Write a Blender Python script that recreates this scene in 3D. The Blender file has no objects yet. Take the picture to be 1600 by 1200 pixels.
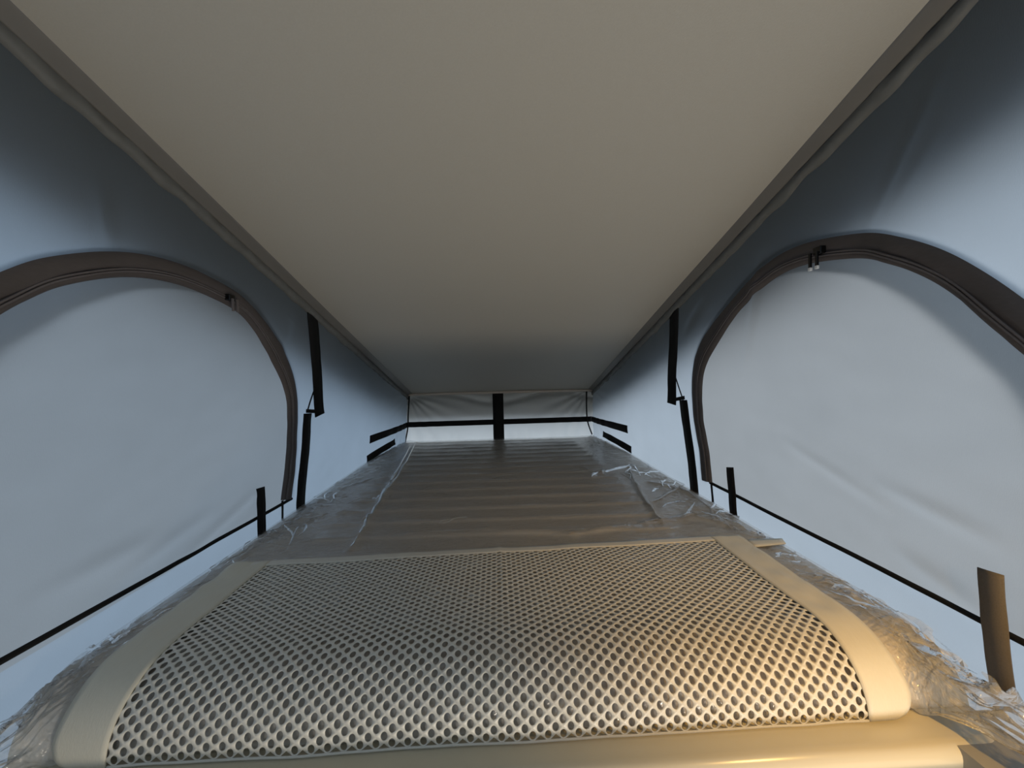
import bpy, bmesh, math, random
from mathutils import Vector, Matrix, noise
S = bpy.context.scene
COL = S.collection
random.seed(7)
CZ = 2.0                      # height of the lens above the van floor; all (x,y,z) below are relative to it

# ------------------------------------------------------------------ camera
F = 600.0                     # focal length in pixels of the 1600 x 1200 frame
YAW, PIT, ROLL = map(math.radians, (2.25, 1.58, 1.35))
def cam_map(u, w, v):         # camera right, forward, up -> world
    c, s = math.cos(ROLL), math.sin(ROLL); u, v = u*c+v*s, v*c-u*s
    c, s = math.cos(PIT), math.sin(PIT);   w, v = w*c+v*s, v*c-w*s
    c, s = math.cos(YAW), math.sin(YAW);   u, w = u*c+w*s, w*c-u*s
    return Vector((u, w, v))
def ray(px, py): return cam_map((px-800)/F, 1.0, (600-py)/F)
cam = bpy.data.objects.new('camera', bpy.data.cameras.new('camera'))
COL.objects.link(cam); S.camera = cam
cam.data.sensor_width = 36; cam.data.lens = 36*F/1600; cam.data.clip_start = 0.01
R_, U_, B_ = cam_map(1, 0, 0), cam_map(0, 0, 1), -cam_map(0, 1, 0)
cam.matrix_world = Matrix(((R_.x, U_.x, B_.x, 0), (R_.y, U_.y, B_.y, 0), (R_.z, U_.z, B_.z, CZ), (0, 0, 0, 1)))

# ------------------------------------------------------------------ world, lights, exposure
W = bpy.data.worlds.new('daylight'); S.world = W; W.use_nodes = True
bg = W.node_tree.nodes['Background']
bg.inputs[0].default_value = (0.68, 0.83, 1.0, 1); bg.inputs[1].default_value = 1.32
def lamp(name, kind, loc, energy, color, **kw):
    d = bpy.data.lights.new(name, kind); d.energy = energy; d.color = color
    for k, v in kw.items(): setattr(d, k, v)
    o = bpy.data.objects.new(name, d); COL.objects.link(o); o.location = (loc[0], loc[1], loc[2]+CZ); return o
def aim(o, tgt):
    d = Vector((tgt[0], tgt[1], tgt[2]+CZ)) - o.location
    o.rotation_euler = d.to_track_quat('-Z', 'Y').to_euler()
# open sky on the lamp side of the van, seen only through the canvas
sun = lamp('soft_sun_offscreen', 'SUN', (3, 1, 2), 1.5, (1.0, 0.90, 0.76), angle=math.radians(100)); aim(sun, (0, .6, .5))
# the lit van cabin below the roof opening, behind the lens
cabin = lamp('cabin_lamp_offscreen', 'POINT', (0.50, -0.28, -0.80), 22.0, (1.0, 0.90, 0.76), shadow_soft_size=0.10)
# warm reading lamp at the side canvas beside the opening: its gold light and glints show on the net and the board
spot = lamp('reading_lamp_offscreen', 'SPOT', (0.56, 0.06, -0.06), 12.0, (1.0, 0.58, 0.15), shadow_soft_size=0.015,
            spot_size=math.radians(75), spot_blend=1.0); aim(spot, (0.42, 0.60, -0.42))
vs = S.view_settings
vs.view_transform = 'Standard'; vs.look = 'None'; vs.gamma = 1.0; vs.use_curve_mapping = False; vs.exposure = 0.0

# ------------------------------------------------------------------ materials
def nodes(name):
    m = bpy.data.materials.new(name); m.use_nodes = True
    n = m.node_tree; return m, n, n.nodes, n.links, n.nodes['Principled BSDF']
def noise_tex(N, L, scale, detail=3, stretch=None):
    t = N.new('ShaderNodeTexNoise'); t.inputs['Scale'].default_value = scale; t.inputs['Detail'].default_value = detail
    c = N.new('ShaderNodeTexCoord')
    if stretch:
        mp = N.new('ShaderNodeMapping'); mp.inputs['Scale'].default_value = stretch
        L.new(c.outputs['Object'], mp.inputs['Vector']); L.new(mp.outputs[0], t.inputs['Vector'])
    else: L.new(c.outputs['Object'], t.inputs['Vector'])
    return t
def vary(N, L, tex, col, amt):
    r = N.new('ShaderNodeMix'); r.data_type = 'RGBA'
    r.inputs[6].default_value = (*[c*(1-amt) for c in col], 1); r.inputs[7].default_value = (*[min(1, c*(1+amt)) for c in col], 1)
    L.new(tex.outputs['Fac'], r.inputs[0]); return r.outputs[2]
def bump(N, L, tex, strength, dist):
    b = N.new('ShaderNodeBump'); b.inputs['Strength'].default_value = strength; b.inputs['Distance'].default_value = dist
    L.new(tex.outputs['Fac'], b.inputs['Height']); return b.outputs[0]
def solid(name, col, rough=0.6, amt=0.06, scale=60, bstr=0.2, bdist=0.001, metal=0.0, spec=0.5, stretch=None):
    m, n, N, L, P = nodes(name)
    t = noise_tex(N, L, scale, 3, stretch)
    L.new(vary(N, L, t, col, amt), P.inputs['Base Color'])
    P.inputs['Roughness'].default_value = rough; P.inputs['Metallic'].default_value = metal
    P.inputs['Specular IOR Level'].default_value = spec
    if bstr: L.new(bump(N, L, t, bstr, bdist), P.inputs['Normal'])
    return m
def canvas(name, col, trans, fac, amt=0.05):
    m, n, N, L, P = nodes(name); N.remove(P)
    t = noise_tex(N, L, 9, 4); w = noise_tex(N, L, 900, 2, (1, 1, .25))
    nb = bump(N, L, w, 0.18, 0.001)
    d = N.new('ShaderNodeBsdfDiffuse'); tr = N.new('ShaderNodeBsdfTranslucent'); mx = N.new('ShaderNodeMixShader')
    L.new(vary(N, L, t, col, amt), d.inputs[0]); L.new(vary(N, L, t, trans, amt), tr.inputs[0])
    L.new(nb, d.inputs['Normal']); L.new(nb, tr.inputs['Normal'])
    mx.inputs[0].default_value = fac
    L.new(d.outputs[0], mx.inputs[1]); L.new(tr.outputs[0], mx.inputs[2])
    L.new(mx.outputs[0], N['Material Output'].inputs[0]); return m
def film_mat():
    m, n, N, L, P = nodes('clear_film'); N.remove(P)
    t = noise_tex(N, L, 38, 4, (1.0, 1.6, 1)); t.inputs['Distortion'].default_value = 1.6; nb = bump(N, L, t, 0.8, 0.007)
    tr = N.new('ShaderNodeBsdfTransparent'); gl = N.new('ShaderNodeBsdfGlossy'); df = N.new('ShaderNodeBsdfDiffuse')
    gl.inputs['Roughness'].default_value = 0.09; gl.inputs['Color'].default_value = (1, 1, 1, 1)
    tr.inputs[0].default_value = (.97, .97, .97, 1); df.inputs[0].default_value = (.75, .75, .75, 1)
    L.new(nb, gl.inputs['Normal']); L.new(nb, df.inputs['Normal'])
    fr = N.new('ShaderNodeFresnel'); fr.inputs['IOR'].default_value = 1.45; L.new(nb, fr.inputs['Normal'])
    m1 = N.new('ShaderNodeMixShader'); m1.inputs[0].default_value = 0.30
    L.new(tr.outputs[0], m1.inputs[1]); L.new(df.outputs[0], m1.inputs[2])
    m2 = N.new('ShaderNodeMixShader'); L.new(fr.outputs[0], m2.inputs[0])
    L.new(m1.outputs[0], m2.inputs[1]); L.new(gl.outputs[0], m2.inputs[2])
    L.new(m2.outputs[0], N['Material Output'].inputs[0]); return m
M = dict(
    canvas=canvas('grey_canvas', (.12, .12, .108), (.60, .675, .75), .62),
    panel=canvas('window_canvas', (.21, .21, .20), (.54, .56, .575), .57),
    back=canvas('white_canvas', (.42, .42, .40), (.92, .92, .90), .66),
    ceil=solid('headliner', (.47, .435, .37), .62, .05, 420, .25, .0008),
    shell=solid('roof_shell_grey', (.35, .35, .34), .5),
    rail=solid('rail_grey', (.17, .16, .145), .38, .05, 30, 0),
    hem=solid('hem_grey', (.145, .145, .135), .5, .25, 45, .5, .003),
    gold=solid('beige_rail', (.62, .52, .42), .3, .04, 30, 0),
    black=solid('black_webbing', (.008, .008, .008), .75, .3, 700, .3, .0006, spec=.2),
    tape=solid('zip_tape', (.082, .069, .066), .6, .15, 300, .3, .0006, stretch=(1, .2, 1)),
    teeth=solid('zip_teeth', (.125, .11, .11), .4, .1, 300, 0),
    greyweb=solid('grey_webbing', (.12, .105, .09), .7, .2, 500, .3, .0006),
    metal=solid('slider_metal', (.05, .05, .05), .25, .1, 40, 0, metal=1),
    bright=solid('pull_tip_glint', (.9, .9, .9), .3, .03, 40, 0, metal=0.3),  # glint on the zip pulls, put into a near-white tip colour
    mattress=solid('taupe_ticking', (.72, .635, .51), .85, .10, 160, .4, .0012),
    net=solid('cream_mesh', (.68, .65, .57), .42, .04, 90, .15, .0006),
    border=solid('cream_webbing', (.66, .62, .51), .55, .05, 220, .3, .0008, stretch=(3, .1, 1)),
    board=solid('cream_board', (.60, .54, .40), .22, .02, 20, 0),
    rim=solid('rim_grey', (.33, .31, .27), .6),
    ground=solid('asphalt', (.11, .11, .11), .9, .2, 8, .2),
    van=solid('van_lining', (.5, .47, .42), .7),
    film=film_mat(),
)

# ------------------------------------------------------------------ helpers
def obj(name, verts, faces, mat, parent=None, smooth=True, solidify=0.0, off=-1):
    me = bpy.data.meshes.new(name)
    me.from_pydata([(v[0], v[1], v[2]+CZ) for v in verts], [], faces); me.update()
    me.materials.append(M[mat])
    if smooth: me.polygons.foreach_set('use_smooth', [True]*len(me.polygons))
    o = bpy.data.objects.new(name, me); COL.objects.link(o)
    if parent: o.parent = parent
    if solidify:
        md = o.modifiers.new('thickness', 'SOLIDIFY'); md.thickness = solidify; md.offset = off
    return o
def fix_normals(o):
    bm = bmesh.new(); bm.from_mesh(o.data); bmesh.ops.recalc_face_normals(bm, faces=bm.faces); bm.to_mesh(o.data); bm.free(); return o
def empty(name, loc=(0, 0, 0)):
    o = bpy.data.objects.new(name, None); COL.objects.link(o); o.empty_display_size = .05
    o.location = (loc[0], loc[1], loc[2]+CZ); return o
def adopt(child, parent):     # keep the child's world coordinates under an Empty that stands elsewhere
    child.parent = parent; child.matrix_parent_inverse = Matrix.Translation(-parent.location)
def tag(o, label=None, cat=None, group=None, kind=None):
    for k, v in (('label', label), ('category', cat), ('group', group), ('kind', kind)):
        if v: o[k] = v
    return o
def grid(fn, us, vs_):
    V = [fn(u, v) for v in vs_ for u in us]; nu = len(us)
    Fc = [(j*nu+i, j*nu+i+1, (j+1)*nu+i+1, (j+1)*nu+i) for j in range(len(vs_)-1) for i in range(nu-1)]
    return V, Fc
def lin(a, b, n): return [a+(b-a)*i/(n-1) for i in range(n)]
def sm(a, b, x):
    t = min(1, max(0, (x-a)/(b-a))); return t*t*(3-2*t)
def box(name, x0, x1, y0, y1, z0, z1, mat, parent=None, bevel=0.0, top=None):
    bm = bmesh.new()
    V = [bm.verts.new(p) for p in ((x0, y0, z0), (x1, y0, z0), (x1, y1, z0), (x0, y1, z0), (x0, y0, z1), (x1, y0, z1), (x1, y1, z1), (x0, y1, z1))]
    for f in ((3, 2, 1, 0), (4, 5, 6, 7), (0, 1, 5, 4), (1, 2, 6, 5), (2, 3, 7, 6), (3, 0, 4, 7)): bm.faces.new([V[i] for i in f])
    if bevel: bmesh.ops.bevel(bm, geom=bm.edges[:], offset=bevel, segments=3, affect='EDGES', profile=.5)
    vs2 = [v.co.copy() for v in bm.verts]; bm.verts.index_update(); fs = [[v.index for v in f.verts] for f in bm.faces]; bm.free()
    return obj(name, vs2, fs, mat, parent, smooth=False)
def tube(name, pts, r, mat, parent=None, n=8):
    V, Fc = [], []
    for i, p in enumerate(pts):
        p = Vector(p); t = (Vector(pts[min(i+1, len(pts)-1)])-Vector(pts[max(i-1, 0)])).normalized()
        a = t.cross(Vector((0.3, 0.2, 1))).normalized(); b = t.cross(a)
        for k in range(n):
            q = 2*math.pi*k/n; V.append(p+a*r*math.cos(q)+b*r*math.sin(q))
    for i in range(len(pts)-1):
        for k in range(n): Fc.append((i*n+k, i*n+(k+1) % n, (i+1)*n+(k+1) % n, (i+1)*n+k))
    Fc += [tuple(range(n-1, -1, -1)), tuple((len(pts)-1)*n+k for k in range(n))]
    return fix_normals(obj(name, V, Fc, mat, parent))
def spline(P, per=10, closed=False):
    n = len(P); out = []
    for i in range(n if closed else n-1):
        g = (lambda k: P[k % n]) if closed else (lambda k: P[min(max(k, 0), n-1)])
        a, b, c, d = g(i-1), g(i), g(i+1), g(i+2)
        for j in range(per):
            t = j/per
            out.append(tuple(.5*(2*b[k]+(c[k]-a[k])*t+(2*a[k]-5*b[k]+4*c[k]-d[k])*t*t+(3*b[k]-a[k]-3*c[k]+d[k])*t**3) for k in range(len(b))))
    if not closed: out.append(tuple(P[-1]))
    return out

# ------------------------------------------------------------------ geometry of the tent
YB, YF = 2.335, -0.55                 # end canvas behind the bed, end canvas behind the lens
BED = -0.40
def zt(y): return .601-.304*y          # underside of the sloping roof
def xtop(side, y): return (-.605+.029*y) if side < 0 else .586
def seg_dist(y, z, a, b):
    ay, az = a; by, bz = b; dy, dz = by-ay, bz-az; l2 = dy*dy+dz*dz
    t = min(1, max(0, ((y-ay)*dy+(z-az)*dz)/l2)); return math.hypot(y-ay-t*dy, z-az-t*dz), t
CREASE = {1: [], -1: []}
def wall_x(side, y, z, wr=True):
    top = zt(y); s = min(1, max(0, (z+.45)/(top+.45)))
    xb = (.642-.058*sm(1.75, YB, y)) if side > 0 else -(.627-.070*sm(1.75, YB, y))
    x = xb+(xtop(side, y)-xb)*(s**1.5)
    x += side*.012*math.sin(math.pi*s)*sm(2.3, 1.5, y)          # the cloth bellies outward a little
    if wr:
        d = .0035*noise.noise((y*4.5, z*4.5+side*9, 3.1))+.0012*noise.noise((y*14-z*9, z*22, side*5))
        k = sm(1.85, 2.3, y)                                     # gathered folds towards the end corners
        d += k*.0045*math.sin(math.atan2(z+.10, YB+.06-y)*34)*(1-.6*s)
        for a, b, amp, w in CREASE[side]:
            q, t = seg_dist(y, z, a, b)
            if q < 4*w: d += amp*math.exp(-(q/w)**2)*math.sin(math.pi*(.1+.8*t))
        x -= side*d
    return x
def at_wall(side, px, py):             # where the photo's pixel meets the side canvas
    d = ray(px, py); t = .6/abs(d.x)
    for _ in range(30): t = wall_x(side, d.y*t, d.z*t, False)/d.x
    return (d.y*t, d.z*t)
def on_bed(px, py, z=BED): d = ray(px, py); t = z/d.z; return (d.x*t, d.y*t)
for side, L_ in ((1, [((1480, 90), (1350, 365), -.0035, .008), ((1470, 200), (1390, 330), -.002, .010), ((1190, 400), (1165, 570), .007, .012),
                      ((1380, 760), (1560, 850), .005, .012), ((1230, 690), (1380, 790), .004, .012), ((1400, 860), (1545, 965), .005, .014),
                      ((1100, 470), (1070, 520), .006, .015)]),
                 (-1, [((160, 290), (178, 390), -.006, .012), ((290, 870), (400, 770), .005, .012), ((190, 900), (330, 800), .004, .014), ((60, 930), (240, 840), .004, .016),
                       ((455, 500), (440, 540), .006, .02)])):
    CREASE[side] = [(at_wall(side, *a), at_wall(side, *b), amp, w) for a, b, amp, w in L_]

# ---- roof
def roof_pts(x0, x1, y0, y1, dz): return [(x0, y0, zt(y0)+dz), (x1, y0, zt(y0)+dz), (x1, y1, zt(y1)+dz), (x0, y1, zt(y1)+dz)]
V, Fc = grid(lambda u, v: (u, v, zt(v)+.0015*noise.noise((u*3, v*3, 1))), lin(-.66, .66, 40), lin(YF-.06, YB+.03, 90))
ceiling = obj('ceiling', V, Fc, 'ceil', solidify=.012, off=1)
tag(ceiling, 'sloping greige lined roof board that comes down towards the far end', 'ceiling', kind='structure')
x0, x1, y0, y1 = -.72, .72, YF-.12, YB+.11
V = roof_pts(x0, x1, y0, y1, .035)+roof_pts(x0, x1, y0, y1, -.215)
V[6] = (*V[6][:2], V[6][2]+.105); V[7] = (*V[7][:2], V[7][2]+.105)
obj('roof_shell', V, [(0, 1, 2, 3), (0, 4, 5, 1), (1, 5, 6, 2), (2, 6, 7, 3), (3, 7, 4, 0)], 'shell', ceiling, smooth=False, solidify=.01)

# ---- roof edge rails with the puckered canvas hem below them
def sweep(name, prof_fn, ys, mat, parent=None):
    V, Fc = [], []
    n = None
    for y in ys:
        P = prof_fn(y); n = len(P); V += P
    for j in range(len(ys)-1):
        for i in range(n-1): Fc.append((j*n+i, j*n+i+1, (j+1)*n+i+1, (j+1)*n+i))
    return obj(name, V, Fc, mat, parent)
ys = lin(YF, YB+.005, 420)
for side, nm, lab in ((-1, 'trim_1', 'grey roof rail along the window canvas with the low zip slider'), (1, 'trim_2', 'grey roof rail above the window canvas with the bright zip pulls')):
    def rail(y, side=side):
        x = xtop(side, y); z = zt(y); i = -side
        return [(x+i*.030, y, z+.002), (x+i*.028, y, z-.004), (x+i*.013, y, z-.006), (x+i*.009, y, z-.013), (x+i*.004, y, z-.013), (x+i*.002, y, z-.006), (x-i*.015, y, z+.002)]
    def hem(y, side=side):
        x = xtop(side, y); z = zt(y); i = -side
        w = .0035*noise.noise((y*22, side*3, 0))+.002*noise.noise((y*60, side*3, 4))
        e = .007*noise.noise((y*19, 7, side))
        return [(x+i*.005, y, z-.008), (x+i*(.006+w), y, z-.017), (x+i*(.007-w), y, z-.026+e*.5), (x+i*(.002+w*.6), y, z-.034+e), (x-i*.006, y, z-.034+e)]
    t = sweep(nm, rail, ys, 'rail'); tag(t, lab, 'trim', kind='structure')
    sweep('canvas_hem', hem, ys, 'hem', t)
t = tube('trim_3', [(x, YB-.012, zt(YB)-.006+.003*math.cos(x*2)) for x in lin(-.545, .585, 30)], .008, 'gold')
tag(t, 'thin shiny beige rail where the roof meets the end canvas', 'trim', kind='structure')

# ---- side canvases with their zipped arch windows
ARCH = {-1: [(454, 780), (460, 720), (463, 652), (460, 604), (448, 564), (424, 520), (380, 468), (320, 432), (256, 408), (180, 397), (80, 406), (0, 432)],
        1: [(1099, 750), (1095, 708), (1086, 652), (1083, 596), (1092, 548), (1121, 500), (1181, 431), (1242, 390), (1337, 369), (1407, 375), (1493, 405), (1600, 474)]}
def wp(side, y, z, off=0.0): return (wall_x(side, y, z)-side*off, y, z)
def ribbon(name, side, path, prof, mat, parent=None, thick=0.0):
    """path: [(y,z)] ; prof(i, t) -> list of (normal offset, inward offset)"""
    V, Fc = [], []; n = len(path)
    for i, (y, z) in enumerate(path):
        a, b = path[max(i-1, 0)], path[min(i+1, n-1)]
        ty, tz = b[0]-a[0], b[1]-a[1]; l = math.hypot(ty, tz) or 1; ny, nz = -tz/l, ty/l
        P = prof(i, i/(n-1)); m = len(P)
        V += [wp(side, y+ny*q, z+nz*q, o) for q, o in P]
    for j in range(n-1):
        for i in range(m-1): Fc.append((j*m+i, j*m+i+1, (j+1)*m+i+1, (j+1)*m+i))
    o = obj(name, V, Fc, mat, parent, solidify=thick, off=0); return o
WALLS, WINS = {}, {}
for side in (-1, 1):
    A = [at_wall(side, *p) for p in ARCH[side]]
    bz = A[0][1]
    last = A[-1]
    A += [(last[0]-dy, last[1]-dz) for dy, dz in (((.055, .047), (.105, .115), (.135, .20)) if side < 0 else ((.045, .062), (.075, .13), (.09, .20)))]
    A += [(A[-1][0], bz+.08), (A[-1][0]+.02, bz)]
    arch = spline(A, 12)                       # far foot, over the crown, to the near foot
    c = (.74, -.10)
    # boundary of the opening: centre line of the zip tape
    loop = []
    n = len(arch)
    for i, (y, z) in enumerate(arch):
        a, b = arch[max(i-1, 0)], arch[min(i+1, n-1)]; ty, tz = b[0]-a[0], b[1]-a[1]; l = math.hypot(ty, tz)
        loop.append((y+tz/l*-(-.014), z-ty/l*-(-.014)))
    # make sure the offset goes inward
    if math.dist(loop[len(loop)//2], c) > math.dist(arch[len(arch)//2], c):
        loop = [(2*a[0]-l_[0], 2*a[1]-l_[1]) for a, l_ in zip(arch, loop)]
    nb = 30; p0, p1 = loop[-1], loop[0]
    full = loop+[(p0[0]+(p1[0]-p0[0])*k/nb, p0[1]+(p1[1]-p0[1])*k/nb) for k in range(1, nb)]
    def r_in(th, poly=full):
        dy, dz = math.cos(th), math.sin(th); best = None
        for k in range(len(poly)):
            (ay, az), (by, bz_) = poly[k], poly[(k+1) % len(poly)]
            ey, ez = by-ay, bz_-az; den = dy*ez-dz*ey
            if abs(den) < 1e-12: continue
            t = ((ay-c[0])*ez-(az-c[1])*ey)/den; s = ((ay-c[0])*dz-(az-c[1])*dy)/den
            if t > 0 and -1e-6 <= s <= 1+1e-6: best = t if best is None else max(best, t)
        return best
    zb = -.475
    cor = [(YB, zb), (YB, zt(YB)+.006), (YF, zt(YF)+.006), (YF, zb)]
    out = []
    for k in range(4):
        a, b = cor[k], cor[(k+1) % 4]; m = max(8, int(math.dist(a, b)/.013))
        out += [(a[0]+(b[0]-a[0])*j/m, a[1]+(b[1]-a[1])*j/m) for j in range(m)]
    nr = 84; V, Fc = [], []; no = len(out)
    for (oy, oz) in out:
        th = math.atan2(oz-c[1], oy-c[0]); r = r_in(th); iy, iz = c[0]+math.cos(th)*r, c[1]+math.sin(th)*r
        for k in range(nr):
            f = k/(nr-1); y, z = iy+(oy-iy)*f, iz+(oz-iz)*f; V.append(wp(side, y, z))
    for j in range(no):
        q = (j+1) % no
        for k in range(nr-1): Fc.append((j*nr+k, j*nr+k+1, q*nr+k+1, q*nr+k))
    nm = 'left' if side < 0 else 'right'
    w = obj('wall_'+nm, V, Fc, 'canvas'); WALLS[side] = w
    tag(w, 'grey blue tent canvas side wall around the arched window with the dull zip slider' if side < 0 else 'grey tent canvas side wall around the arched window with the bright zip pulls', 'tent wall', kind='structure')
    win = empty('window_1' if side < 0 else 'window_2', (wall_x(side, .74, bz), .74, bz)); WINS[side] = win
    tag(win, 'arched zipped canvas window on the bluer side wall, one black tab on its piping' if side < 0 else 'arched zipped canvas window on the paler side wall, with two tabs over its piping', 'tent window', kind='structure')
    nr = 44; V, Fc = [], []; nf = 260
    for j in range(nf):
        th = 2*math.pi*j/nf; r = r_in(th)
        for k in range(nr):
            f = .01+.99*k/(nr-1); V.append(wp(side, c[0]+math.cos(th)*r*f, c[1]+math.sin(th)*r*f, .0004))
    for j in range(nf):
        q = (j+1) % nf
        for k in range(nr-1): Fc.append((j*nr+k, j*nr+k+1, q*nr+k+1, q*nr+k))
    Fc.append(tuple(j*nr for j in range(nf)))
    adopt(obj('window_panel', V, Fc, 'panel'), win)
    # direction of "inward" for the ribbon normal
    i0 = len(arch)//2; a, b = arch[i0-1], arch[i0+1]; ny, nz = -(b[1]-a[1]), b[0]-a[0]
    sg = 1 if (c[0]-arch[i0][0])*ny+(c[1]-arch[i0][1])*nz > 0 else -1
    def tprof(i, t, arch=arch, sg=sg, side=side):
        y = arch[i][0]; wv = .004*math.sin(y*46+side)*sm(.85, .5, y)+.003*noise.noise((t*30, side*4, 0))
        rows = [(-.004, .0005), (.000, .004), (.006, .007+wv*.4), (.013, .008+wv*.6), (.019, .0085+wv*.6), (.0205, .0065), (.022, .0085+wv*.6), (.030, .009+wv), (.034, .007+wv), (.036, .001)]
        k_ = 1+.5*sm(.95, 1.12, y); return [(sg*q*k_, max(.0006, o)) for q, o in rows]
    adopt(ribbon('zip_tape', side, arch, tprof, 'tape'), win)
    for q0, o in ((.0225, .0105), (.0265, .0108)):
        pts = []
        for i, (y, z) in enumerate(arch):
            q = q0*(1+.5*sm(.95, 1.12, y))
            a, b = arch[max(i-1, 0)], arch[min(i+1, len(arch)-1)]; ty, tz = b[0]-a[0], b[1]-a[1]; l = math.hypot(ty, tz)
            wv = .004*math.sin(y*46+side)*sm(.85, .5, y)
            yy, zz = y-tz/l*sg*q, z+ty/l*sg*q; pts.append(wp(side, yy, zz, o+wv*.7-.0012))
        adopt(tube('zip_coil', pts, .0017, 'teeth', n=6), win)
    # unseen rain flap outside the zip, shaped to cast the dark band under it
    def fprof(i, t, arch=arch, sg=sg):
        y = arch[i][0]; wd = .020+.052*sm(1.05, .45, y)
        return [(sg*q, -.004-.008*abs(q)/.09) for q in lin(-.01, wd, 5)]
    adopt(ribbon('unseen_rain_flap', side, arch, fprof, 'canvas'), win)
    # black piping along the window foot
    pp = [at_wall(side, *p) for p in (((454, 780), (398, 811), (0, 1033)) if side < 0 else ((1112, 755), (1600, 1003)))]
    a, b = pp[0], pp[-1]; k = (b[1]-a[1])/(b[0]-a[0])
    path = [(y, a[1]+k*(y-a[0])) for y in lin(a[0]+.005, .25, 120)]
    adopt(ribbon('piping', side, path, lambda i, t: [(-.0045, .0005), (-.003, .004), (0, .0055), (.003, .004), (.0045, .0005)], 'black'), win)
    # short seam below the far foot of the arch
    s0, s1 = ((441, 782), (441, 813)) if side < 0 else ((1112, 755), (1115, 786))
    a, b = at_wall(side, *s0), at_wall(side, *s1)
    adopt(ribbon('seam_tape', side, [(a[0]+(b[0]-a[0])*f, a[1]+(b[1]-a[1])*f) for f in lin(0, 1, 8)], lambda i, t: [(-.006, .001), (0, .002), (.006, .001)], 'black'), win)
    # hook and loop tabs over the piping
    tabs = [((404, 762), (403, 800), (404, 837), .017, 'black')] if side < 0 else [((1143, 730), (1148, 765), (1150, 804), .016, 'black'), ((1554, 892), (1566, 984), (1575, 1080), .0135, 'greyweb')]
    for p0_, p1_, p2_, hw, mt in tabs:
        path = spline([at_wall(side, *p) for p in (p0_, p1_, p2_)], 8)
        o = ribbon('tab', side, path, lambda i, t, hw=hw: [(-hw, .006+.003*math.sin(3*t)), (0, .0065+.003*math.sin(3*t)), (hw, .006+.003*math.sin(3*t))], mt, thick=.0016); adopt(o, win)
        if mt == 'greyweb': o['label'] = 'wide brown grey webbing tab'

# zip sliders
for side, px, py in ((-1, 350, 466), (1, 1292, 392)):
    y, z = at_wall(side, px, py); win = WINS[side]; x = wall_x(side, y, z)-side*.014
    sl = empty('zip_slider', (x, y, z)); adopt(sl, win)
    def sbox(nm, a, b, mt, bev):
        o = box(nm, x+a[0], x+b[0], y+a[1], y+b[1], z+a[2], z+b[2], mt, bevel=bev); adopt(o, sl); return o
    # one mesh body plus two hanging pulls
    sbox('slider_body', (-.006, -.009, -.006), (.006, .009, .008), 'metal', .002)
    for dy in (-.006, .009):
        xp = x-side*.010
        o = box('pull_tab', xp-.002, xp+.002, y+dy-.0025, y+dy+.0025, z-.030, z-.002, 'metal' if side > 0 else 'teeth', bevel=.0008); adopt(o, sl)
        if side > 0:
            V, Fc = [], []
            o = box('pull_tip_glint', xp-.0025, xp+.0025, y+dy-.003, y+dy+.003, z-.034, z-.028, 'bright', bevel=.001); adopt(o, sl)

# ---- end canvases
def back_pt(x, z):
    d = 0
    for cx in (-.545, .57):
        r = math.hypot(x-cx, z-zt(YB)); th = math.atan2(z-zt(YB), x-cx)
        d += .006*math.exp(-r/.28)*math.sin(th*22)
    d += .015*math.exp(-((z+.145+.03*math.cos(x*9))/.018)**2)*(1 if abs(x) > .04 else .3)+.003*noise.noise((x*7, z*16, 2))+.0025*noise.noise((x*30, z*9, 5))*sm(-.3, -.38, z)
    return (x, YB+.004-d+.006, z)
V, Fc = grid(back_pt, lin(-.566, .59, 180), lin(-.475, zt(YB)+.006, 60))
wb = obj('wall_back', V, Fc, 'back'); tag(wb, 'short white tent canvas at the low far end above the mattress', 'tent wall', kind='structure')
V, Fc = grid(lambda x, z: (x, YF, z), lin(-.64, .65, 30), lin(-.475, zt(YF)+.006, 40))
wf = obj('wall_front', V, Fc, 'canvas'); tag(wf, 'tall grey tent canvas at the high open end', 'tent wall', kind='structure')
for side, s0 in ((-1, [(641, 614), (639, 645), (638, 668), (634, 690)]), (1, [(918, 610), (918, 640), (920, 660), (927, 680)])):
    pts = []
    for px, py in s0:
        d = ray(px, py); pts.append((d.x*(YB-.008), YB-.008, d.z*(YB-.008)))
    pts = spline(pts, 6); o = tube('corner_piping', pts, .0042, 'black', wb)

# ---- van body below the tent (out of the frame, closes the cabin)
g = obj('ground', [(-30, -30, -2.4), (30, -30, -2.4), (30, 30, -2.4), (-30, 30, -2.4)], [(0, 1, 2, 3)], 'ground', smooth=False)
tag(g, 'grey ground outside the van', 'ground', kind='structure')
f = box('floor', -.9, .9, -1.6, 2.6, -2.02, -2.0, 'van'); tag(f, 'plain floor of the van cabin', 'floor', kind='structure')
for nm, a in (('wall_cabin_left', (-.92, -.9, -1.6, 2.6, -2, -.475)), ('wall_cabin_right', (.9, .92, -1.6, 2.6, -2, -.475)), ('wall_cabin_front', (-.9, .9, -1.62, -1.6, -2, -.475)), ('wall_cabin_back', (-.9, .9, 2.6, 2.62, -2, -.475))):
    tag(box(nm, *a, 'van'), 'plain cabin lining below the tent', 'wall', kind='structure')
for nm, a in (('trim_4', (-.9, -.56, YF-.03, YB+.1, -.50, -.475)), ('trim_5', (.56, .9, YF-.03, YB+.1, -.50, -.475)), ('trim_6', (-.9, .9, -1.6, YF, -.50, -.475)), ('trim_7', (-.9, .9, YB, 2.6, -.50, -.475))):
    tag(box(nm, *a, 'rim'), 'pale rim of the roof opening that carries the tent canvas', 'trim', kind='structure')

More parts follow.
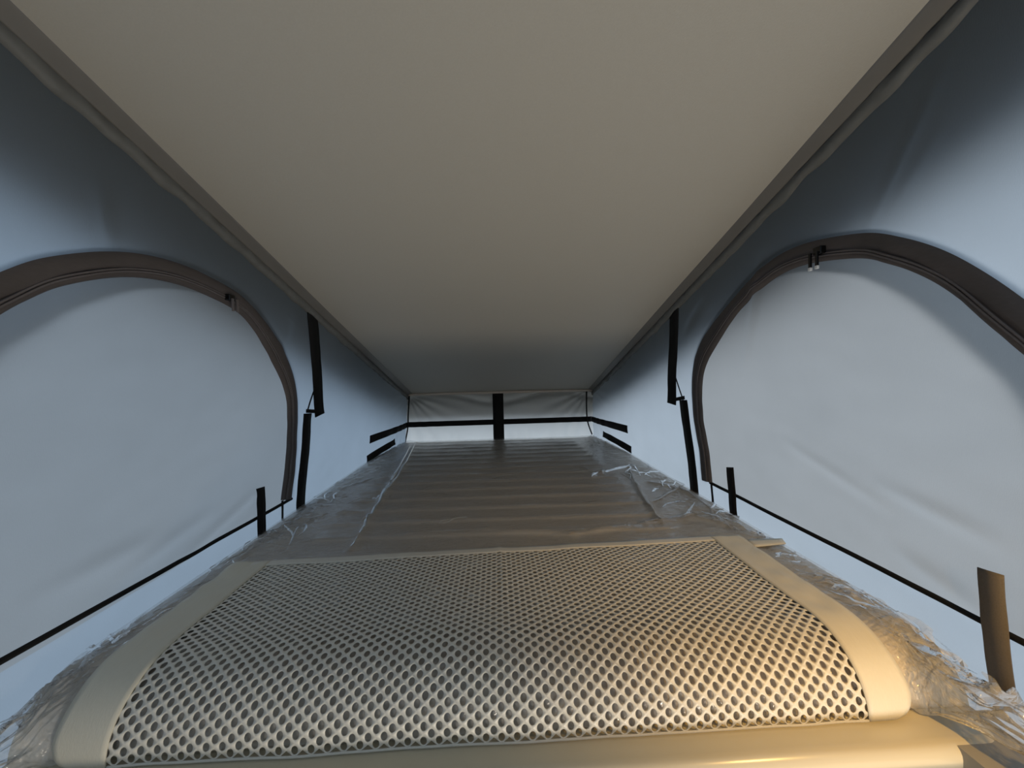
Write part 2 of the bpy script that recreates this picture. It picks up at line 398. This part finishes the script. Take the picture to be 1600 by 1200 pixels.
# ------------------------------------------------------------------ bed
bm = bmesh.new()
yb0 = .436; xr = .632; ch = .03
poly = []
for (cx, cy, a0) in ((xr-ch, yb0+ch, -90), (xr, 2.30, 0), (-xr, 2.30, 90), (-xr+ch, yb0+ch, 180)):
    if cy > 1: poly.append((cx, cy)); continue
    for k in range(9):
        a = math.radians(a0+90*k/8); poly.append((cx+ch*math.cos(a), cy+ch*math.sin(a)))
vs0 = [bm.verts.new((x, y, -.500)) for x, y in poly]; fb = bm.faces.new(vs0)
r = bmesh.ops.extrude_face_region(bm, geom=[fb]); up = [e for e in r['geom'] if isinstance(e, bmesh.types.BMVert)]
for v in up: v.co.z = -.472
top_edges = [e for e in bm.edges if all(v.co.z > -.48 for v in e.verts)]
bmesh.ops.bevel(bm, geom=top_edges, offset=.016, segments=5, affect='EDGES', profile=.5)
bmesh.ops.recalc_face_normals(bm, faces=bm.faces)
bm.verts.index_update(); V = [v.co.copy() for v in bm.verts]; Fc = [[v.index for v in f.verts] for f in bm.faces]; bm.free()
board = obj('bed_board', V, Fc, 'board', smooth=True)
md = board.modifiers.new('n', 'WEIGHTED_NORMAL'); md.keep_sharp = False
tag(board, 'glossy cream bed base board whose rounded front lip shows below the perforated net', 'bed base')

def rib(x, y):
    k = sm(-.50, -.44, x)*sm(.455, .415, x)*sm(.80, .9, y)*sm(2.33, 2.2, y)
    p = ((y+.012*x-.915)/.094) % 1.0
    prof = sm(0, .26, p) if p < .26 else 1-sm(.0, 1.0, (p-.26)/.74)*.9-.1*(p-.26)/.74
    return .017*(prof-.75)*k*(1-.45*sm(1.2, 2.1, y))
MX, MY0, MY1 = .622, .490, 2.325
# the front of the mattress rolls down: distance along the cloth -> (forward, drop, slope)
RK, AM, PW = .132, 1.62, 1.35
ROLLT = [(0.0, 0.0, 0.0)]
for i in range(1, 401):
    a = AM*((i-.5)/400)**PW; q = ROLLT[-1]
    ROLLT.append((q[0]+math.cos(a)*RK/400, q[1]+math.sin(a)*RK/400, AM*(i/400)**PW))
RY = .4905+ROLLT[-1][0]
def roll(k):
    f = min(399.999, max(0, k/RK*400)); i = int(f); t = f-i; p, q = ROLLT[i], ROLLT[i+1]
    return tuple(p[j]+(q[j]-p[j])*t for j in range(3))
def drop_at(y):
    if y >= RY: return 0.0
    d = RY-y; lo, hi = 0, 400
    while hi-lo > 1:
        m = (lo+hi)//2
        if ROLLT[m][0] < d: lo = m
        else: hi = m
    return ROLLT[hi][1]

def mat_z(x, y):
    e = min(x+.6225, .6385-x, MY1-y); r = .010
    d = r-math.sqrt(max(0, r*r-(r-min(r, max(0, e)))**2))
    d += drop_at(y)
    return BED-d+rib(x, y)+.0015*noise.noise((x*6, y*6, 0))
def ease_ax(a, b, n, edge):
    core = lin(a+edge, b-edge, n); e = [a, a+.0006, a+.003, a+.008, a+.014]
    return e+core+[b-.014, b-.008, b-.003, b-.0006, b]
us = ease_ax(-.6225, .6385, 90, .022); vv = [RY-ROLLT[i][0] for i in range(376, 0, -8)]+ease_ax(RY, MY1, 330, .022)[0:]
vv = sorted(set(round(v, 5) for v in vv))
V, Fc = grid(lambda x, y: (x, y, mat_z(x, y)), us, vv)
nu, nv = len(us), len(vv)
ring = [i for i in range(nu)]+[j*nu+nu-1 for j in range(1, nv)]+[(nv-1)*nu+i for i in range(nu-2, -1, -1)]+[j*nu for j in range(nv-2, 0, -1)]
b0 = len(V); V += [(V[i][0], V[i][1], -.4715) for i in ring]; m = len(ring)
Fc += [(ring[(k+1) % m], ring[k], b0+k, b0+(k+1) % m) for k in range(m)]; Fc.append(tuple(b0+k for k in range(m-1, -1, -1)))
mat = obj('mattress', V, Fc, 'mattress'); tag(mat, 'taupe mattress with crosswise quilted ribs under clear plastic', 'mattress')

# clear plastic film over the mattress
def ridged(v): return 1-abs(noise.noise(v))*2
FOLDS = [([(650, 694), (628, 735), (600, 775), (572, 820), (548, 862)], .014, .012), ([(640, 700), (615, 745), (590, 790)], .007, .007),
         ([(905, 735), (940, 742), (985, 733), (1000, 748)], .008, .008), ([(985, 738), (1000, 765), (1022, 800), (1036, 822)], .010, .010), ([(1010, 755), (1080, 775), (1110, 800)], .006, .010),
         ([(640, 838), (760, 832), (900, 838), (1010, 822), (1080, 815)], .008, .010), ([(925, 750), (935, 742)], .008, .006),
         ([(1020, 790), (1060, 770), (1120, 790)], .006, .008), ([(1000, 820), (1080, 812), (1160, 830)], .006, .008), ([(470, 830), (540, 800), (590, 770)], .004, .015)]
FOLDS = [([on_bed(*p) for p in pts], a, w) for pts, a, w in FOLDS]
def film_z(x, y):
    edge = sm(.47, .56, abs(x))
    ax = abs(x)
    z = BED+.0045+max(0, rib(x, y))*.9+rib(x, y)*.1
    big = .0035*noise.noise((x*7, y*5, 11))+.003*ridged((x*9+y*2, y*11-x*3, 4))*(.35+edge)
    fine = .0045*max(0, ridged((x*14, y*34+x*10, 8)))**4*edge+.0016*ridged((x*45+y*20, y*30-x*30, 2))*(.25+edge)
    hug = sm(0, .05, min(x+.622, .638-x))
    z += (big*.7+fine)*hug-.0025*(1-hug)
    for pts, a, w in FOLDS:
        for k in range(len(pts)-1):
            (ax_, ay_), (bx_, by_) = pts[k], pts[k+1]
            if min(ax_, bx_)-.05 < x < max(ax_, bx_)+.05 and min(ay_, by_)-.05 < y < max(ay_, by_)+.05:
                q, t = seg_dist(x, y, (ax_, ay_), (bx_, by_))
                if q < 3*w: z += a*math.exp(-(q/w)**2)*.6*hug
    return z
def film_pt(u, v):
    x = u; c_ = sm(.548, .60, abs(x)); kmax = RK*.93+.17*c_
    s = (2.33-RY+kmax)*(1-v); y = 2.33-s
    if y >= RY: return (x, y, film_lim(x, y, film_z(x, y)))
    k = RY-y; zz = film_lim(x, RY, film_z(x, RY))-BED
    fy, dz_, a = roll(k); p = Vector((x, RY-fy, BED-dz_))
    n = Vector((0, -math.sin(a), math.cos(a)))
    w = .003*ridged((x*16, k*22+x*5, 41))+.0015*ridged((x*40+k*20, k*45, 43))
    tight = p+n*min(.0082, zz*math.exp(-k*30)+.0045+w*.6)
    lo = .018*ridged((x*13+k*5, k*15-x*8, 21))**3+.014*max(0, ridged((x*30, k*26+x*18, 23)))**4+.007*max(0, ridged((x*70+k*30, k*50-x*40, 25)))**4-.006
    q = sm(0, .07, k); hg = .25+.75*sm(0, .03, min(x+.622, .638-x))
    loose = Vector((x, y+.02*noise.noise((x*9, k*9, 2))*q, max(-.470, BED+zz*(1-q)+.004*hg-.12*k*q-.02*(1-hg)*q+lo*q*hg)))
    return tight.lerp(loose, c_)
def film_lim(x, y, z):                    # pressed flat where the net lies on it
    m = BED+.0092; f = sm(.595, .563, abs(x))*sm(.87, .845, y)
    return z+(min(z, m)-z)*f
vv = [t**1.35 for t in lin(0, 1, 360)]
V, Fc = grid(film_pt, lin(-.6205, .6365, 300), vv)
NF = len(V)
def pleat(pts, h, lean):                  # a pinched fold that stands a few millimetres off the film
    pts = spline(pts, 5); b = len(V); n = len(pts)
    for i, (x, y) in enumerate(pts):
        t = i/(n-1); hh = h*math.sin(math.pi*(.06+.88*t))*(.7+.6*abs(noise.noise((x*60, y*60, 3))))
        a, c = pts[max(i-1, 0)], pts[min(i+1, n-1)]; tx, ty = c[0]-a[0], c[1]-a[1]; l = math.hypot(tx, ty) or 1
        z = film_h(x, y)
        V.extend([(x, y, z-.001), (x-ty/l*hh*lean, y+tx/l*hh*lean, z+hh*.7), (x-ty/l*hh*lean*1.9, y+tx/l*hh*lean*1.9, z+hh*.35)])
    for i in range(n-1):
        for j in range(2): Fc.append((b+3*i+j, b+3*i+j+1, b+3*i+j+4, b+3*i+j+3))
def film_h(x, y):
    if y >= RY: return film_lim(x, y, film_z(x, y))
    c_ = sm(.548, .60, abs(x)); k = RY-y
    return (BED-drop_at(y)+.006)*(1-c_)+(BED+.006-.12*k)*c_
rp = random.Random(11)
for pts, a, w in FOLDS[:5]+FOLDS[6:9]: pleat(pts, .010, rp.choice((-.8, .8)))
def strew(n, x0, x1, y0, y1, ang, l0, l1, h0, h1):
    for _ in range(n):
        x, y = rp.uniform(x0, x1), rp.uniform(y0, y1); th = math.radians(ang+rp.gauss(0, 22)); L_ = rp.uniform(l0, l1)
        P = []
        for k in range(4):
            P.append((x, y)); th += rp.gauss(0, .35); x += math.cos(th)*L_/3; y += math.sin(th)*L_/3
        P = [(min(.632, max(-.617, a)) if b > .52 else math.copysign(min(.628, max(.588, abs(a))), a), min(2.31, max(.36, b))) for a, b in P]
        P = [(max(-.617, a), b) for a, b in P]
        pleat(P, rp.uniform(h0, h1), rp.choice((-1, -.6, .6, 1)))
strew(34, .555, .625, .60, 1.05, 10, .03, .09, .003, .006)      # beside the net, lamp side
strew(22, .46, .62, .88, 1.5, 60, .05, .16, .004, .008)
strew(34, .585, .63, .40, .60, 100, .03, .10, .004, .009)      # loose corner, lamp side
strew(16, -.61, -.565, .60, 1.05, 80, .03, .10, .003, .005)
strew(24, -.615, -.575, .38, .60, 80, .03, .10, .004, .009)
strew(12, -.60, -.46, .9, 1.9, 85, .06, .18, .004, .007)
strew(14, -.45, .42, 1.0, 2.1, 20, .04, .12, .002, .004)
film = obj('plastic_film', V, Fc, 'film'); tag(film, 'clear wrinkled plastic film wrapped over the mattress, crumpled loose at its front corners', 'plastic film')

# ------------------------------------------------------------------ perforated safety net
NX0, NX1, NY0, NY1 = -.556, .543, .440, .838
net = empty('safety_net', (0, .64, BED))
tag(net, 'cream perforated mesh safety net with plain side bands lying across the mattress front', 'safety net')
ROLL_Y = RY
def net_pt(x, s, off=0.0):
    """s: distance along the cloth from its far hem towards the lens"""
    y = NY1-s+.030*x*sm(SL, 0, s); lift = .0135+.0025*noise.noise((x*6, y*7, 31))+.0012*noise.noise((x*17, y*15, 3))
    lift += .002*math.exp(-((x-.004*math.sin(y*20))/.006)**2)*sm(.60, .72, y)
    d = Vector((0, 0, 1)); k = max(0, ROLL_Y-y)
    if k > 0:
        fy, dz_, a = roll(k); p = Vector((x, RY-fy, BED-dz_)); d = Vector((0, -math.sin(a), math.cos(a)))
    else: p = Vector((x, y, BED))
    return p+d*(lift+off)
SL = NY1-ROLL_Y+RK*.965          # cloth length to the near hem
def side_x(side, s):                      # outline: slightly wider at the far hem
    y = NY1-s
    return (NX0 if side < 0 else NX1)*(1+.012*sm(.55, .85, y))
a_, b_ = .0099, .0066
HX0, HX1 = -.500, .492
V, Fc = [], []; key = {}
def nv_(x, s):
    k = (round(x*1e5), round(s*1e5))
    if k not in key: key[k] = len(V); V.append(net_pt(x, s))
    return key[k]
rows = int((SL-.022)/b_)+1
for j in range(rows):
    s = .022+b_*j
    n_ = int((HX1-HX0)/(2*a_))
    for i in range(n_+1):
        x = HX0+2*a_*i+(a_ if j % 2 else 0)
        if x > HX1: continue
        rx, rs = .0043, .0042
        oc = [(x+a_, s), (x+a_*2/3, s+b_/3), (x+a_/3, s+b_*2/3), (x, s+b_), (x-a_/3, s+b_*2/3), (x-a_*2/3, s+b_/3), (x-a_, s), (x-a_*2/3, s-b_/3), (x-a_/3, s-b_*2/3), (x, s-b_), (x+a_/3, s-b_*2/3), (x+a_*2/3, s-b_/3)]
        o_ = [nv_(*p) for p in oc]
        h0 = len(V); V += [net_pt(x+rx*math.cos(math.pi*k/6), s+rs*math.sin(math.pi*k/6)) for k in range(12)]
        for k in range(12): Fc.append((o_[k], o_[(k+1) % 12], h0+(k+1) % 12, h0+k))
o = obj('mesh_panel', V, Fc, 'net', solidify=.0012, off=0); adopt(o, net)
for side in (-1, 1):
    def bp(u, s, side=side):
        xo = side_x(side, s); xi = (HX0+.012) if side < 0 else (HX1-.012)
        xi += side*.004*noise.noise((s*9, side, 6))
        rc = .03; cut = max(0, s-(SL-rc)); xo -= side*(rc-math.sqrt(max(0, rc*rc-cut*cut)))*.9
        w = .0035*noise.noise((s*26, u*2, side*3))*sm(0, .5, u)*sm(SL, SL-.2, s)
        return net_pt(xi+(xo-xi)*u, s, .0012+w)
    V, Fc = grid(bp, lin(0, 1, 10), lin(0, SL, 90))
    o = obj('side_band', V, Fc, 'border', solidify=.0022, off=0); adopt(o, net)
V, Fc = grid(lambda u, t: net_pt(side_x(-1, 0)+(side_x(1, 0)-side_x(-1, 0))*u, -.002+.022*t, .0010), lin(0, 1, 140), lin(0, 1, 5))
adopt(obj('far_hem', V, Fc, 'net', solidify=.002, off=0), net)
V, Fc = grid(lambda u, t: net_pt(HX0*.975+(HX1-HX0)*.975*u, SL-.0012+.0022*t, .0009), lin(0, 1, 140), lin(0, 1, 4))
adopt(obj('near_hem', V, Fc, 'net', solidify=.002, off=0), net)
# fixing strap that leaves the side band towards the canvas
q = [on_bed(1166, 853), on_bed(1222, 851), on_bed(1228, 859), on_bed(1180, 864)]
V, Fc = grid(lambda u, t: ((q[0][0]*(1-u)+q[1][0]*u)*(1-t)+(q[3][0]*(1-u)+q[2][0]*u)*t, (q[0][1]*(1-u)+q[1][1]*u)*(1-t)+(q[3][1]*(1-u)+q[2][1]*u)*t, BED+.0135), lin(0, 1, 8), lin(0, 1, 4))
adopt(obj('fixing_strap', V, Fc, 'border', solidify=.002, off=0), net)

# ------------------------------------------------------------------ webbing on the canvases
for side, up_, lo_, cord in ((-1, [(484, 470), (489, 540), (492, 600), (493, 649)], [(479, 646), (475, 700), (470, 750), (468, 799)], [(487, 606), (480, 625), (474, 645)]),
                             (1, [(1057, 457), (1055, 520), (1054, 583), (1057, 631)], [(1070, 625), (1077, 680), (1084, 730), (1088, 772)], [(1061, 590), (1067, 607), (1074, 627)])):
    y, z = at_wall(side, *lo_[-1])
    st = empty('webbing_strap', (wall_x(side, y, z), y, z))
    tag(st, 'black folded webbing strap on the bluer side canvas' if side < 0 else 'black folded webbing strap on the paler side canvas', 'strap', 'folded straps on the side canvases')
    path = spline([at_wall(side, *p) for p in up_], 10)
    if side: path[0] = (path[0][0], zt(path[0][0])-.012)
    adopt(ribbon('upper_strap', side, path, lambda i, t: [(-.025, .004+.010*t*t), (0, .005+.012*t*t), (.025, .004+.016*t*t)], 'black', thick=.0025), st)
    path = spline([at_wall(side, *p) for p in lo_], 10)
    adopt(ribbon('lower_strap', side, path, lambda i, t: [(-.025, .005), (0, .0065), (.025, .005)], 'black', thick=.0025), st)
    pts = [wp(side, *at_wall(side, *p), .012) for p in cord]
    adopt(tube('elastic_cord', spline(pts, 5), .0022, 'black', n=6), st)
    # fold that joins the two runs
    a, b = at_wall(side, *up_[-1]), at_wall(side, *lo_[0])
    V, Fc = grid(lambda u, t: wp(side, a[0]+.024-(a[0]-b[0]+.048)*u, a[1]+.004+.012*t+(b[1]-a[1])*u, .012), lin(0, 1, 6), lin(0, 1, 3))
    adopt(obj('fold', V, Fc, 'black', solidify=.003, off=0), st)

# bands around the low end
def band_path(zc):                       # from the left side canvas round the end canvas to the right one
    return None
eb = empty('webbing_band', (0, YB, -.295)); tag(eb, 'long black webbing band running round the white end canvas onto both sides', 'strap')
zl, zr_ = [], []
def side_run(side, p0, p1, zoff=0):
    a, b = at_wall(side, *p0), p1
    return [(a[0]+(b[0]-a[0])*t, a[1]+(b[1]-a[1])*t) for t in lin(0, 1, 30)]
Lc, Rc = -.296, -.292
for side, p0, zc in ((-1, (577, 687), Lc), (1, (982, 671), Rc)):
    adopt(ribbon('side_run', side, side_run(side, p0, (YB-.004, zc)), lambda i, t: [(-.019+.003*t, .004), (0, .005), (.019-.003*t, .004)], 'black', thick=.002), eb)
xa, xb_ = wall_x(-1, YB-.004, Lc)+.002, wall_x(1, YB-.004, Rc)-.002
V, Fc = grid(lambda x, t: (x, back_pt(x, -.295)[1]-.006, Lc+(Rc-Lc)*(x-xa)/(xb_-xa)+t), lin(xa, xb_, 80), [-.016, 0, .016])
adopt(obj('end_run', V, Fc, 'black', solidify=.002, off=0), eb)
V, Fc = grid(lambda x, z: (.004+x, back_pt(.004, z)[1]-.010, z), [-.033, 0, .033], lin(-.42, zt(YB)-.004, 40))
cb = obj('webbing_band', V, Fc, 'black', solidify=.002, off=0); tag(cb, 'upright wide black webbing band in the middle of the white end canvas', 'strap')
for side, p0, p1 in ((-1, (572, 718), (617, 690)), (1, (988, 703), (943, 678))):
    a, b = at_wall(side, *p0), at_wall(side, *p1)
    o = ribbon('webbing_band', side, [(a[0]+(b[0]-a[0])*t, a[1]+(b[1]-a[1])*t) for t in lin(0, 1, 20)], lambda i, t: [(-.017, .004), (0, .005), (.017, .004)], 'black', thick=.002)
    tag(o, 'short black webbing band low on the bluer side canvas above the mattress' if side < 0 else 'short black webbing band low on the paler side canvas above the mattress', 'strap', 'short low bands beside the mattress')
